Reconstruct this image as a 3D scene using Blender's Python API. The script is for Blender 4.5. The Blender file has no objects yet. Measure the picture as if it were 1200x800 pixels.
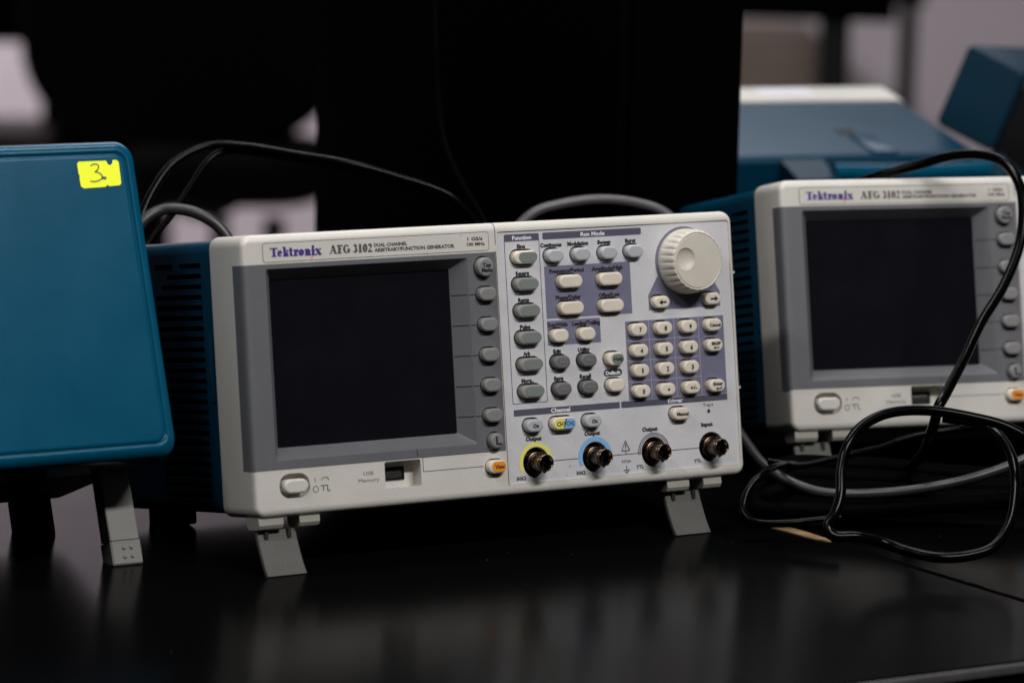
import bpy, bmesh, math, random
from mathutils import Vector, Matrix
from mathutils.geometry import tessellate_polygon
PI = math.pi
S = 0.001                                   # everything below is written in millimetres
rnd = random.Random(4)
scene = bpy.context.scene
col = scene.collection

# ------------------------------------------------------------------ camera
CAM = Vector((-1069.69, -1935.99, 471.39))
RIGHT = Vector((0.845346, -0.533557, 0.026598))
DOWN = Vector((-0.058417, -0.141814, -0.988168))
FWD = Vector((0.531016, 0.833790, -0.151050))
cd = bpy.data.cameras.new('camera'); cam = bpy.data.objects.new('camera', cd); col.objects.link(cam)
cam.matrix_world = Matrix((
    (RIGHT.x, -DOWN.x, -FWD.x, CAM.x * S), (RIGHT.y, -DOWN.y, -FWD.y, CAM.y * S),
    (RIGHT.z, -DOWN.z, -FWD.z, CAM.z * S), (0, 0, 0, 1)))
cd.sensor_width = 36; cd.lens = 144; cd.clip_start = 0.05; cd.clip_end = 60
cd.dof.use_dof = True; cd.dof.focus_distance = 2.345; cd.dof.aperture_fstop = 7.0
scene.camera = cam

# ------------------------------------------------------------------ light
world = bpy.data.worlds.new('World'); scene.world = world; world.use_nodes = True
world.node_tree.nodes['Background'].inputs[0].default_value = (0.9, 0.9, 1.0, 1)
world.node_tree.nodes['Background'].inputs[1].default_value = 0.002

def area(name, loc, target, sx, sy, power, color=(1, 0.975, 0.96)):
    d = bpy.data.lights.new(name, 'AREA'); d.shape = 'RECTANGLE'; d.size = sx; d.size_y = sy
    d.energy = power; d.color = color
    o = bpy.data.objects.new(name, d); col.objects.link(o); o.location = loc
    v = Vector(target) - Vector(loc)
    o.rotation_euler = v.to_track_quat('-Z', 'Y').to_euler()
    return o
# ceiling fluorescents of the lab: a row in front of the bench, one above it, one by the far wall
area('ceiling_tube_front', (0.35, -1.5, 1.75), (0.25, 0.0, 0.1), 1.2, 0.12, 43)
area('ceiling_tube_left', (-1.55, -0.35, 1.75), (0.0, 0.05, 0.1), 1.2, 0.12, 17)
area('ceiling_tube_above', (0.3, 0.35, 1.75), (0.3, 0.35, 0.0), 1.2, 0.15, 17)
area('ceiling_tube_bench_end', (1.8, 1.9, 1.75), (1.3, 1.1, 0.0), 1.4, 0.5, 14, (0.9, 0.92, 1.0))
area('ceiling_tube_far', (1.3, 4.9, 1.7), (2.4, 5.9, -0.5), 1.2, 0.8, 64, (1.0, 0.93, 0.97))

scene.view_settings.view_transform = 'Standard'; scene.view_settings.look = 'None'
scene.view_settings.exposure = 0; scene.view_settings.gamma = 1
scene.cycles.max_bounces = 6; scene.cycles.use_denoising = True

# ------------------------------------------------------------------ helpers
def P(u, v, D):
    """point seen at photo pixel (u, v) at D millimetres along the view axis"""
    return CAM + (FWD + RIGHT * ((u - 600) / 4800) + DOWN * ((v - 400) / 4800)) * D

def mat(name, color, rough=0.5, metal=0.0, bump=0.0, bscale=900, vary=0.0, vscale=30, spec=0.5, coat=0.0, dirt=0.0):
    m = bpy.data.materials.new(name); m.use_nodes = True
    nt = m.node_tree; b = nt.nodes['Principled BSDF']
    b.inputs['Base Color'].default_value = (*color, 1); b.inputs['Roughness'].default_value = rough
    b.inputs['Metallic'].default_value = metal; b.inputs['Specular IOR Level'].default_value = spec
    b.inputs['Coat Weight'].default_value = coat
    tc = nt.nodes.new('ShaderNodeTexCoord')
    if bump:
        n = nt.nodes.new('ShaderNodeTexNoise'); n.inputs['Scale'].default_value = bscale; n.inputs['Detail'].default_value = 3
        nt.links.new(tc.outputs['Object'], n.inputs['Vector'])
        bp = nt.nodes.new('ShaderNodeBump'); bp.inputs['Strength'].default_value = bump; bp.inputs['Distance'].default_value = 0.0006
        nt.links.new(n.outputs['Fac'], bp.inputs['Height']); nt.links.new(bp.outputs['Normal'], b.inputs['Normal'])
    if vary or dirt:
        n = nt.nodes.new('ShaderNodeTexNoise'); n.inputs['Scale'].default_value = vscale; n.inputs['Detail'].default_value = 6
        n.inputs['Roughness'].default_value = 0.65
        nt.links.new(tc.outputs['Object'], n.inputs['Vector'])
        r = nt.nodes.new('ShaderNodeMapRange'); r.inputs['From Min'].default_value = 0.3; r.inputs['From Max'].default_value = 0.7
        r.inputs['To Min'].default_value = 1 - vary; r.inputs['To Max'].default_value = 1 + vary
        nt.links.new(n.outputs['Fac'], r.inputs['Value'])
        mx = nt.nodes.new('ShaderNodeVectorMath'); mx.operation = 'SCALE'
        mx.inputs[0].default_value = color
        nt.links.new(r.outputs[0], mx.inputs['Scale'])
        last = mx.outputs[0]
        if dirt:                               # small specks of grime
            v = nt.nodes.new('ShaderNodeTexVoronoi'); v.inputs['Scale'].default_value = 95
            nt.links.new(tc.outputs['Object'], v.inputs['Vector'])
            n2 = nt.nodes.new('ShaderNodeTexNoise'); n2.inputs['Scale'].default_value = 40
            nt.links.new(tc.outputs['Object'], n2.inputs['Vector'])
            r1 = nt.nodes.new('ShaderNodeMapRange'); r1.inputs['From Min'].default_value = 0.04; r1.inputs['From Max'].default_value = 0.09
            r1.inputs['To Min'].default_value = dirt; r1.inputs['To Max'].default_value = 0
            nt.links.new(v.outputs['Distance'], r1.inputs['Value'])
            r2 = nt.nodes.new('ShaderNodeMapRange'); r2.inputs['From Min'].default_value = 0.56; r2.inputs['From Max'].default_value = 0.64
            nt.links.new(n2.outputs['Fac'], r2.inputs['Value'])
            mu = nt.nodes.new('ShaderNodeMath'); mu.operation = 'MULTIPLY'
            nt.links.new(r1.outputs[0], mu.inputs[0]); nt.links.new(r2.outputs[0], mu.inputs[1])
            mc = nt.nodes.new('ShaderNodeMix'); mc.data_type = 'RGBA'
            mc.inputs['B'].default_value = (color[0] * .3, color[1] * .28, color[2] * .25, 1)
            nt.links.new(mu.outputs[0], mc.inputs['Factor']); nt.links.new(last, mc.inputs['A'])
            last = mc.outputs['Result']
        nt.links.new(last, b.inputs['Base Color'])
        rr_ = nt.nodes.new('ShaderNodeMapRange'); rr_.inputs['To Min'].default_value = rough - .06; rr_.inputs['To Max'].default_value = rough + .06
        nt.links.new(n.outputs['Fac'], rr_.inputs['Value']); nt.links.new(rr_.outputs[0], b.inputs['Roughness'])
    return m

M = {
 'bezel': mat('beige_plastic', (0.58, 0.56, 0.515), 0.42, bump=0.25, vary=0.05, dirt=0.5),
 'panel': mat('pale_grey_plastic', (0.545, 0.545, 0.565), 0.5, bump=0.3, vary=0.06, dirt=0.7),
 'screenframe': mat('mid_grey_plastic', (0.112, 0.114, 0.126), 0.5, bump=0.12, vary=0.06),
 'softkey': mat('grey_rubber', (0.19, 0.19, 0.19), 0.55, bump=0.2),
 'greykey': mat('cool_grey_key', (0.40, 0.41, 0.43), 0.5, bump=0.2, vary=0.04),
 'duskkey': mat('dusky_key', (0.22, 0.215, 0.20), 0.5, bump=0.2),
 'greenface': mat('grey_green_key_face', (0.165, 0.19, 0.175), 0.55, vary=0.05),
 'darkkey': mat('dark_grey_key', (0.13, 0.13, 0.13), 0.55, vary=0.05),
 'creamkey': mat('cream_key', (0.66, 0.60, 0.50), 0.45, vary=0.04, vscale=60),
 'orange': mat('orange_print', (0.78, 0.27, 0.012), 0.5, vary=0.04),
 'yellow': mat('yellow_print', (0.72, 0.68, 0.16), 0.5),
 'blue': mat('light_blue_print', (0.20, 0.42, 0.70), 0.5),
 'lavender': mat('lavender_print', (0.15, 0.15, 0.225), 0.5, vary=0.05, dirt=0.3),
 'header': mat('slate_print', (0.075, 0.075, 0.11), 0.5),
 'gridline': mat('pale_grid_line', (0.36, 0.35, 0.44), 0.5),
 'hole': mat('key_well_black', (0.008, 0.008, 0.008), 0.6),
 'ink': mat('black_ink', (0.015, 0.013, 0.02), 0.55),
 'darkink': mat('grey_ink', (0.07, 0.065, 0.07), 0.55),
 'whiteink': mat('white_ink', (0.70, 0.70, 0.75), 0.5),
 'purple': mat('violet_ink', (0.05, 0.02, 0.23), 0.5),
 'blueink': mat('blue_ink', (0.01, 0.06, 0.30), 0.5),
 'coral': mat('coral_ink', (0.75, 0.2, 0.08), 0.5),
 'glass': mat('dark_screen', (0.005, 0.005, 0.008), 0.22, vary=0.1, spec=0.35),
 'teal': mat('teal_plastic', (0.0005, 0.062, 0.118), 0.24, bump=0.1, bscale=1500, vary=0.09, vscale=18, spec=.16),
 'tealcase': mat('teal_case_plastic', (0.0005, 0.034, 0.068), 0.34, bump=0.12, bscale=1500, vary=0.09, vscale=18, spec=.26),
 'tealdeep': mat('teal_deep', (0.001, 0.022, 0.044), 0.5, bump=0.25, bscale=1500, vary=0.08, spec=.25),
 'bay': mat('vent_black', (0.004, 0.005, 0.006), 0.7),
 'leg': mat('grey_leg_plastic', (0.088, 0.085, 0.078), 0.5, spec=.2, bump=0.35, vary=0.06),
 'paleleg': mat('pale_leg_plastic', (0.20, 0.195, 0.185), 0.5, spec=.3, bump=0.3, vary=0.06),
 'hinge': mat('hinge_grey_plastic', (0.30, 0.29, 0.255), 0.5, bump=0.2, vary=0.05),
 'metal': mat('dull_nickel', (0.15, 0.11, 0.075), 0.27, metal=1.0, vary=0.15, vscale=200),
 'metaldark': mat('dark_nickel', (0.035, 0.03, 0.027), 0.4, metal=1.0),
 'knob': mat('knob_plastic', (0.56, 0.53, 0.46), 0.45, bump=0.3, vary=0.05),
 'tealtop': mat('teal_glossy', (0.004, 0.062, 0.12), 0.38, bump=0.2, bscale=1500, vary=0.09, vscale=18, spec=.9),
 'sticker': mat('fluorescent_paper', (0.88, 0.97, 0.0), 0.6, vary=0.03),
 'rubber': mat('black_rubber', (0.004, 0.004, 0.0045), 0.5, vary=0.1, spec=.2),
 'cable': mat('black_cable', (0.0008, 0.0008, 0.001), 0.22, spec=0.09),
 'greycable': mat('grey_cable', (0.06, 0.055, 0.062), 0.42, vary=0.06),
 'charcoalcable': mat('charcoal_cable', (0.02, 0.019, 0.019), 0.4, vary=0.15),
 'blackcase': mat('black_steel', (0.0005, 0.0005, 0.0007), 0.6, spec=0.015),
 'fabric': mat('black_fabric', (0.002, 0.002, 0.0025), 0.9, spec=0.03),
 'wall': mat('painted_wall', (0.60, 0.555, 0.585), 0.8, vary=0.04, vscale=1.5),
 'floor': mat('vinyl_floor', (0.50, 0.46, 0.47), 0.5, vary=0.08, vscale=3),
 'wood': mat('brown_wood', (0.06, 0.04, 0.032), 0.55, vary=0.2, vscale=6),
 'tan': mat('tan_board', (0.16, 0.13, 0.105), 0.6, vary=0.2, vscale=4),
 'chipboard': mat('bare_chipboard', (0.24, 0.145, 0.065), 0.85, vary=0.3, vscale=260, bump=1.0, bscale=500),
}

def table_material():
    m = bpy.data.materials.new('black_laminate'); m.use_nodes = True
    nt = m.node_tree; b = nt.nodes['Principled BSDF']; tc = nt.nodes.new('ShaderNodeTexCoord')
    b.inputs['Base Color'].default_value = (0.0015, 0.0015, 0.0016, 1); b.inputs['Specular IOR Level'].default_value = 0.02
    n = nt.nodes.new('ShaderNodeTexNoise'); n.inputs['Scale'].default_value = 9; n.inputs['Detail'].default_value = 8
    nt.links.new(tc.outputs['Object'], n.inputs['Vector'])
    r = nt.nodes.new('ShaderNodeMapRange'); r.inputs['To Min'].default_value = 0.14; r.inputs['To Max'].default_value = 0.24
    nt.links.new(n.outputs['Fac'], r.inputs['Value']); nt.links.new(r.outputs[0], b.inputs['Roughness'])
    # dust specks and scuffs
    v = nt.nodes.new('ShaderNodeTexVoronoi'); v.inputs['Scale'].default_value = 130; v.inputs['Randomness'].default_value = 1
    nt.links.new(tc.outputs['Object'], v.inputs['Vector'])
    r1 = nt.nodes.new('ShaderNodeMapRange'); r1.inputs['From Min'].default_value = 0.03; r1.inputs['From Max'].default_value = 0.07
    r1.inputs['To Min'].default_value = 1; r1.inputs['To Max'].default_value = 0
    nt.links.new(v.outputs['Distance'], r1.inputs['Value'])
    n2 = nt.nodes.new('ShaderNodeTexNoise'); n2.inputs['Scale'].default_value = 22
    nt.links.new(tc.outputs['Object'], n2.inputs['Vector'])
    r2 = nt.nodes.new('ShaderNodeMapRange'); r2.inputs['From Min'].default_value = 0.58; r2.inputs['From Max'].default_value = 0.66
    nt.links.new(n2.outputs['Fac'], r2.inputs['Value'])
    mu = nt.nodes.new('ShaderNodeMath'); mu.operation = 'MULTIPLY'
    nt.links.new(r1.outputs[0], mu.inputs[0]); nt.links.new(r2.outputs[0], mu.inputs[1])
    mc = nt.nodes.new('ShaderNodeMix'); mc.data_type = 'RGBA'
    mc.inputs['A'].default_value = (0.0015, 0.0015, 0.0016, 1); mc.inputs['B'].default_value = (0.12, 0.12, 0.13, 1)
    nt.links.new(mu.outputs[0], mc.inputs['Factor']); nt.links.new(mc.outputs['Result'], b.inputs['Base Color'])
    bn = nt.nodes.new('ShaderNodeTexNoise'); bn.inputs['Scale'].default_value = 260; bn.inputs['Detail'].default_value = 2
    nt.links.new(tc.outputs['Object'], bn.inputs['Vector'])
    bp = nt.nodes.new('ShaderNodeBump'); bp.inputs['Strength'].default_value = 0.12; bp.inputs['Distance'].default_value = 0.0004
    nt.links.new(bn.outputs['Fac'], bp.inputs['Height']); nt.links.new(bp.outputs['Normal'], b.inputs['Normal'])
    return m
M['laminate'] = table_material()

class G:
    """collects faces in millimetres and links them as one mesh object"""
    def __init__(s): s.v = []; s.f = []; s.sm = []
    def add(s, verts, faces, smooth=False):
        b = len(s.v); s.v += [tuple(x) for x in verts]
        for f in faces: s.f.append([b + i for i in f]); s.sm.append(smooth)
    def loft(s, rings, smooth=True, cap0=False, cap1=False, closed=True):
        n = len(rings[0]); vs = [p for r in rings for p in r]; fs = []
        for k in range(len(rings) - 1):
            for i in range(n if closed else n - 1):
                j = (i + 1) % n
                fs.append((k * n + i, k * n + j, (k + 1) * n + j, (k + 1) * n + i))
        s.add(vs, fs, smooth)
        if cap0: s.add(rings[0], [list(range(n))])
        if cap1: s.add(rings[-1], [list(range(n))])
    def cap(s, outer, holes, y, axis='y'):
        """flat sheet with holes, outlines in (x, z), at depth y"""
        loops = [[Vector((a, b, 0)) for a, b in outer]] + [[Vector((a, b, 0)) for a, b in h] for h in holes]
        tri = tessellate_polygon(loops); pts = [p for l in loops for p in l]
        s.add([(p.x, y, p.y) if axis == 'y' else (y, p.x, p.y) for p in pts], tri)
    def wall(s, loop, y0, y1, axis='y', smooth=False):
        f = (lambda p, y: (p[0], y, p[1])) if axis == 'y' else (lambda p, y: (y, p[0], p[1]))
        s.loft([[f(p, y0) for p in loop], [f(p, y1) for p in loop]], smooth)
    def box(s, x0, x1, y0, y1, z0, z1):
        s.add([(x0,y0,z0),(x1,y0,z0),(x1,y1,z0),(x0,y1,z0),(x0,y0,z1),(x1,y0,z1),(x1,y1,z1),(x0,y1,z1)],
              [(0,1,2,3),(4,5,6,7),(0,1,5,4),(1,2,6,5),(2,3,7,6),(3,0,4,7)])
    def rbox(s, x0, x1, y0, y1, z0, z1, r=1.0):
        """box with its edges rounded towards the front and back, and rounded corners"""
        cx, cz, w, h = (x0+x1)/2, (z0+z1)/2, x1-x0, z1-z0
        rings = []
        for y, i in ((y0, r), (y0 + r*.3, r*.3), (y0 + r, 0), (y1 - r, 0), (y1 - r*.3, r*.3), (y1, r)):
            rings.append([(a, y, b) for a, b in rr(cx, cz, w - 2*i, h - 2*i, max(r - i, .05) + .01, 3)])
        s.loft(rings, True, True, True)
    def disc_lathe(s, cx, cz, prof, n=40, mod=None, cap_last=True, smooth=True):
        rings = []
        for k, (r, y) in enumerate(prof):
            rings.append([(cx + (r * (mod(k, i / n) if mod else 1)) * math.cos(2*PI*i/n), y, cz + (r * (mod(k, i / n) if mod else 1)) * math.sin(2*PI*i/n)) for i in range(n)])
        s.loft(rings, smooth, False, cap_last)
    def tube(s, pts, r, n=12, caps=True):
        pts = [Vector(p) for p in pts]; rings = []
        t = (pts[1] - pts[0]).normalized(); nrm = t.orthogonal().normalized()
        for i, p in enumerate(pts):
            t2 = ((pts[min(i+1, len(pts)-1)] - pts[max(i-1, 0)])).normalized()
            nrm = (nrm - t2 * nrm.dot(t2)).normalized(); b = t2.cross(nrm)
            rings.append([tuple(p + (nrm * math.cos(2*PI*k/n) + b * math.sin(2*PI*k/n)) * r) for k in range(n)])
        s.loft(rings, True, caps, caps)
    def make(s, name, m, parent=None, fix=True):
        me = bpy.data.meshes.new(name)
        me.from_pydata([(a*S, b*S, c*S) for a, b, c in s.v], [], s.f)
        me.polygons.foreach_set('use_smooth', s.sm)
        if fix:
            bm = bmesh.new(); bm.from_mesh(me); bmesh.ops.recalc_face_normals(bm, faces=bm.faces[:]); bm.to_mesh(me); bm.free()
        me.materials.append(m); me.update()
        o = bpy.data.objects.new(name, me); col.objects.link(o)
        if parent: o.parent = parent
        return o

def rr(cx, cz, w, h, r, n=6):
    """rounded rectangle outline"""
    r = min(r, w/2 - 1e-4, h/2 - 1e-4); out = []
    for sx, sz, a0 in ((1, 1, 0), (-1, 1, 90), (-1, -1, 180), (1, -1, 270)):
        for k in range(n + 1):
            a = math.radians(a0 + 90 * k / n)
            out.append((cx + sx*(w/2 - r) + r*math.cos(a), cz + sz*(h/2 - r) + r*math.sin(a)))
    return out
def rect(x0, x1, z0, z1, r=0.01, n=1): return rr((x0+x1)/2, (z0+z1)/2, x1-x0, z1-z0, r, n)
def circ(cx, cz, r, n=32): return [(cx + r*math.cos(2*PI*i/n), cz + r*math.sin(2*PI*i/n)) for i in range(n)]

def tag(o, label, cat, group=None, kind=None):
    if label: o['label'] = label
    if cat: o['category'] = cat
    if group: o['group'] = group
    if kind: o['kind'] = kind
    return o
def empty(name, M4, label, cat, group=None):
    o = bpy.data.objects.new(name, None); col.objects.link(o); o.matrix_world = M4; o.empty_display_size = 0.02
    return tag(o, label, cat, group)
def pose(yaw, X, Y, Z, tilt):
    return Matrix.Translation((X*S, Y*S, Z*S)) @ Matrix.Rotation(math.radians(yaw), 4, 'Z') @ Matrix.Rotation(-math.radians(tilt), 4, 'X')
def copy_tree(o, parent=None):
    c = o.copy(); col.objects.link(c); c.parent = parent
    for ch in o.children: copy_tree(ch, c)
    return c

def text(s, cx, cz, w, h, m, parent, y=-0.35, name='caption', bold=0.035, left=False, lines=1, slant=0.0):
    """flat lettering fitted to a width and height in mm, standing in the x-z plane"""
    c = bpy.data.curves.new(name, 'FONT'); c.body = s; c.resolution_u = 2; c.offset = bold
    c.align_x = 'CENTER'; c.space_line = 0.85; c.shear = slant
    t = bpy.data.objects.new(name, c); me = bpy.data.meshes.new_from_object(t)
    bpy.data.objects.remove(t); bpy.data.curves.remove(c); me.name = name
    xs = [v.co.x for v in me.vertices]; ys = [v.co.y for v in me.vertices]
    if not xs: return None
    x0, x1, y0, y1 = min(xs), max(xs), min(ys), max(ys)
    # height refers to the capital height, so that captions with and without descenders agree
    sc = h / 0.73 / lines
    base = -0.365 if lines == 1 else -(y0 + y1) / 2
    for v in me.vertices:
        X = (v.co.x - (x0 + x1)/2) / (x1 - x0) * w
        Z = (v.co.y + base) * sc if lines == 1 else (v.co.y - (y0 + y1)/2) / (y1 - y0) * h
        v.co = ((cx + X) * S, y * S, (cz + Z) * S)
    me.materials.clear(); me.materials.append(m)
    o = bpy.data.objects.new(name, me); col.objects.link(o); o.parent = parent
    return o

# serif capitals and lower case for the nameplate, each stroke a sliver above the one before
def serif(word, x0, zb, capw, caph, m, parent, y, name, weight=1.0):
    g = G(); state = {'y': y}
    def q(pts):
        state['y'] -= 0.012
        g.add([(X, state['y'], Z) for X, Z in pts], [list(range(len(pts)))])
    def bar(xa, za, xb, zb_, t):
        q([(xa - t/2, za), (xa + t/2, za), (xb + t/2, zb_), (xb - t/2, zb_)])
    def hb(xa, xb, z, t): q([(xa, z), (xb, z), (xb, z + t), (xa, z + t)])
    def ring(cx, cz, rx, rz, t, a0=0, a1=360, th=None):
        th = th or t * .35; n = 18; state['y'] -= 0.012
        o_, i_ = [], []
        for k in range(n + 1):
            a = math.radians(a0 + (a1 - a0)*k/n)
            o_.append((cx + rx*math.cos(a), state['y'], cz + rz*math.sin(a)))
            i_.append((cx + (rx - t)*math.cos(a), state['y'], cz + (rz - th)*math.sin(a)))
        g.loft([o_, i_], False, closed=False)
    H = caph; xh = H * .70; T = capw * .25 * weight; th = H * .11; x = x0
    for ch in word:
        if ch == ' ': x += capw * .38; continue
        if ch == 'T':
            w = capw * .98; bar(x + w/2, zb, x + w/2, zb + H, T); hb(x, x + w, zb + H - th*1.2, th*1.2)
            hb(x + w/2 - T, x + w/2 + T, zb, th)
            q([(x, zb + H - th), (x + T*.35, zb + H - th), (x, zb + H*.68)]); q([(x + w, zb + H - th), (x + w - T*.35, zb + H - th), (x + w, zb + H*.68)])
            w *= .86
        elif ch == 'e':
            w = capw * .66; ring(x + w/2, zb + xh/2, w/2, xh/2, T*.85, 25, 322, th*1.1); hb(x + T*.6, x + w*.98, zb + xh*.48, th)
            ring(x + w/2, zb + xh/2, w/2, xh/2, T*.7, -2, 30)
        elif ch == 'k':
            w = capw * .78; bar(x + T*.7, zb, x + T*.7, zb + H*1.02, T*.9); hb(x, x + T*1.6, zb, th); hb(x, x + T*.9, zb + H - th*.4, th)
            bar(x + T, zb + xh*.36, x + w*.84, zb + xh - th, T*.4); bar(x + w*.82, zb, x + T*1.45, zb + xh*.58, T*.75)
            hb(x + w*.6, x + w, zb + xh - th, th)
        elif ch == 't':
            w = capw * .48; bar(x + w*.42, zb + xh*.1, x + w*.42, zb + H*.92, T*.9); hb(x, x + w, zb + xh - th, th)
            ring(x + w*.42 + T*.5, zb + xh*.2, T*.95, xh*.2, T*.6, 180, 320, th)
        elif ch == 'r':
            w = capw * .6; bar(x + T*.75, zb, x + T*.75, zb + xh, T*.9); hb(x, x + T*1.7, zb, th); hb(x, x + T, zb + xh - th, th)
            ring(x + w*.70, zb + xh*.62, w*.30, xh*.38, T*.5, 40, 170, th*1.5); q([(X, Z) for X, Z in circ(x + w*.86, zb + xh*.80, T*.5, 10)])
        elif ch == 'o':
            w = capw * .74; ring(x + w/2, zb + xh/2, w/2, xh/2 + .04, T*.92)
        elif ch == 'n':
            w = capw * .86; bar(x + T*.75, zb, x + T*.75, zb + xh, T*.9); bar(x + w - T*.8, zb, x + w - T*.8, zb + xh*.66, T*.9)
            ring(x + w*.53, zb + xh*.62, w*.37, xh*.38, T*.9, 0, 150, th*1.6)
            hb(x, x + T*1.5, zb, th); hb(x + w - T*1.6, x + w, zb, th); hb(x, x + T, zb + xh - th, th)
        elif ch == 'i':
            w = capw * .40; bar(x + w*.48, zb, x + w*.48, zb + xh, T*.9); hb(x, x + w, zb, th); hb(x, x + w*.5, zb + xh - th, th)
            q([(X, Z) for X, Z in circ(x + w*.48, zb + H*.92, T*.5, 12)])
        elif ch == 'x':
            w = capw * .78; bar(x + w*.84, zb, x + w*.2, zb + xh, T*.95); bar(x + w*.12, zb, x + w*.86, zb + xh, T*.3)
            hb(x - w*.04, x + w*.34, zb, th); hb(x + w*.56, x + w*1.04, zb, th); hb(x, x + w*.46, zb + xh - th, th); hb(x + w*.66, x + w, zb + xh - th, th)
        elif ch == 'A':
            w = capw; bar(x + w*.84, zb, x + w*.52, zb + H, T*1.0); bar(x + w*.14, zb, x + w*.48, zb + H, T*.35); hb(x + w*.24, x + w*.7, zb + H*.3, th)
            hb(x - w*.03, x + w*.32, zb, th); hb(x + w*.62, x + w*1.06, zb, th)
        elif ch == 'F':
            w = capw * .8; bar(x + T, zb, x + T, zb + H, T); hb(x, x + w, zb + H - th*1.5, th*1.5); hb(x + T, x + w*.78, zb + H*.44, th*1.4); hb(x, x + T*2.1, zb, th)
            q([(x + w, zb + H), (x + w - T*.4, zb + H), (x + w, zb + H*.7)]); q([(x + w*.72, zb + H*.36), (x + w*.72, zb + H*.66), (x + w*.66, zb + H*.52)])
        elif ch == 'G':
            w = capw * .98; ring(x + w*.48, zb + H/2, w*.48, H/2, T*.95, 40, 325); bar(x + w*.84, zb + H*.08, x + w*.84, zb + H*.42, T*.9)
            hb(x + w*.6, x + w*1.02, zb + H*.40, th)
        elif ch == '3':
            w = capw * .66; ring(x + w*.45, zb + H*.73, w*.42, H*.27, T*.85, -80, 160); ring(x + w*.45, zb + H*.28, w*.5, H*.28, T*.95, -160, 80)
        elif ch == '1':
            w = capw * .56; bar(x + w*.5, zb, x + w*.5, zb + H, T*.95); hb(x + w*.08, x + w*.92, zb, th); q([(x + w*.5, zb + H), (x + w*.12, zb + H*.82), (x + w*.5, zb + H*.86)])
        elif ch == '0':
            w = capw * .68; ring(x + w/2, zb + H/2, w/2, H/2, T*.85)
        elif ch == '2':
            w = capw * .66; ring(x + w*.45, zb + H*.70, w*.45, H*.30, T*.85, -20, 165)
            bar(x + w*.14, zb + th, x + w*.74, zb + H*.6, T*.5); hb(x, x + w*.95, zb, T*.55)
        x += w + capw * .08
    return g.make(name, m, parent, fix=False), x

# ------------------------------------------------------------------ the function generator
W_, H_ = 329.6, 156.0
FRONT_H = {}
def stadium(cx, cz, w, h): return rr(cx, cz, w, h, h/2, 7)

def key(parent, cx, cz, w, h, body, face=None, legend=None, lw=0, lh=0, y0=0.8, out=4.0, ink='ink', name='button', facew=None, faceoff=0, round_=False, split=None, lines=1, label=None):
    g = G(); R = h/2
    prof = ((0, y0 + 3), (0, y0 - out + 1.1), (0.22, y0 - out + .45), (0.75, y0 - out + .08), (1.3, y0 - out))
    rings = [[(a, y, b) for a, b in rr(cx, cz, w - 2*i, h - 2*i, R - i, 7)] for i, y in prof]
    g.loft(rings, True, False, True)
    o = g.make(name, M[body], parent)
    if label: o['label'] = label
    yf = y0 - out
    if split:
        for sgn, m in ((-1, split[0]), (1, split[1])):
            pts = [p for p in rr(cx, cz, w - 1.8, h - 1.8, R - .9, 7)]
            half = [(min(a, cx) if sgn < 0 else max(a, cx), b) for a, b in pts]
            f = G(); f.loft([[(a, yf - .22 + (.9 if k else 0), b) for a, b in half] for k in (0, 1)], False, True, False); f.make('button_face', M[m], o)
    elif face:
        fw = facew or w - 2.0
        pts = rr(cx + faceoff, cz, fw, h - 2.0, min(R - 1.0, fw/2 - .1), 7)
        f = G(); f.loft([[(a, yf - .2 + (.8 if k else 0), b) for a, b in pts] for k in (0, 1)], False, True, False); f.make('button_face', M[face], o)
    if legend:
        text(legend, cx + faceoff + .4, cz, lw, lh, M[ink], o, y=yf - .32, name='legend', bold=0.03, lines=lines)
    return o

def icon(parent, polys, m, y, name='icon'):
    g = G()
    for i, p in enumerate(polys): g.add([(a, y - i*.012, b) for a, b in p], [list(range(len(p)))])
    return g.make(name, M[m], parent, fix=False)
def line(xa, za, xb, zb, t):
    d = Vector((xb - xa, zb - za)).normalized(); n = Vector((-d.y, d.x)) * t/2
    return [(xa + n.x, za + n.y), (xb + n.x, zb + n.y), (xb - n.x, zb - n.y), (xa - n.x, za - n.y)]

def feet_and_legs(root, xs, rear_y, rear_z):
    for x0 in xs:
        for a, b in ((0, 15.5), (25.7, 38.5)):
            g = G()
            prof = [(3, .5), (2.6, -3.6), (3.8, -5.6), (6, -6.3), (15, -6.3), (17, -4), (17, .5)]
            g.loft([[(x0 + a, y, z) for y, z in prof], [(x0 + a + .6, y, z - .3) for y, z in prof], [(x0 + b - .6, y, z - .3) for y, z in prof], [(x0 + b, y, z) for y, z in prof]], False, True, True)
            g.make('hinge', M['hinge'], root)
        # the leg: a plate that leans forward, two slots at its top
        g = G(); pf = [(8, -7), (6.4, -13), (3.6, -20), (.6, -26.5), (-2.2, -31.2)]; th = 3.2
        pb = [(y + th, z - .3) for y, z in pf]; pb[-1] = (0.8, -32.0); pf[-1] = (-2.6, -31.6)
        prof = pf + [(-1.4, -32.1)] + pb[::-1]
        xr = [(x0 + 1.2, .5), (x0 + 1.7, 0), (x0 + 25.3, 0), (x0 + 25.8, .5)]
        g.loft([[(x, y + (i if k < 5 else -i), z) for k, (y, z) in enumerate(prof)] for x, i in xr], False, True, True)
        leg = g.make('leg', M['leg'], root)
        for sx in (5.0, 19.5):
            s_ = G(); s_.box(x0 + sx, x0 + sx + 2.2, 5.9, 7.7, -11.6, -6.6); s_.make('slot', M['hole'], leg)
    for x in (14, W_ - 34):
        g = G(); g.rbox(x, x + 22, rear_y - 12, rear_y + 8, rear_z, 1.5, 1.5); g.make('rear_foot', M['rubber'], root)

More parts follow.
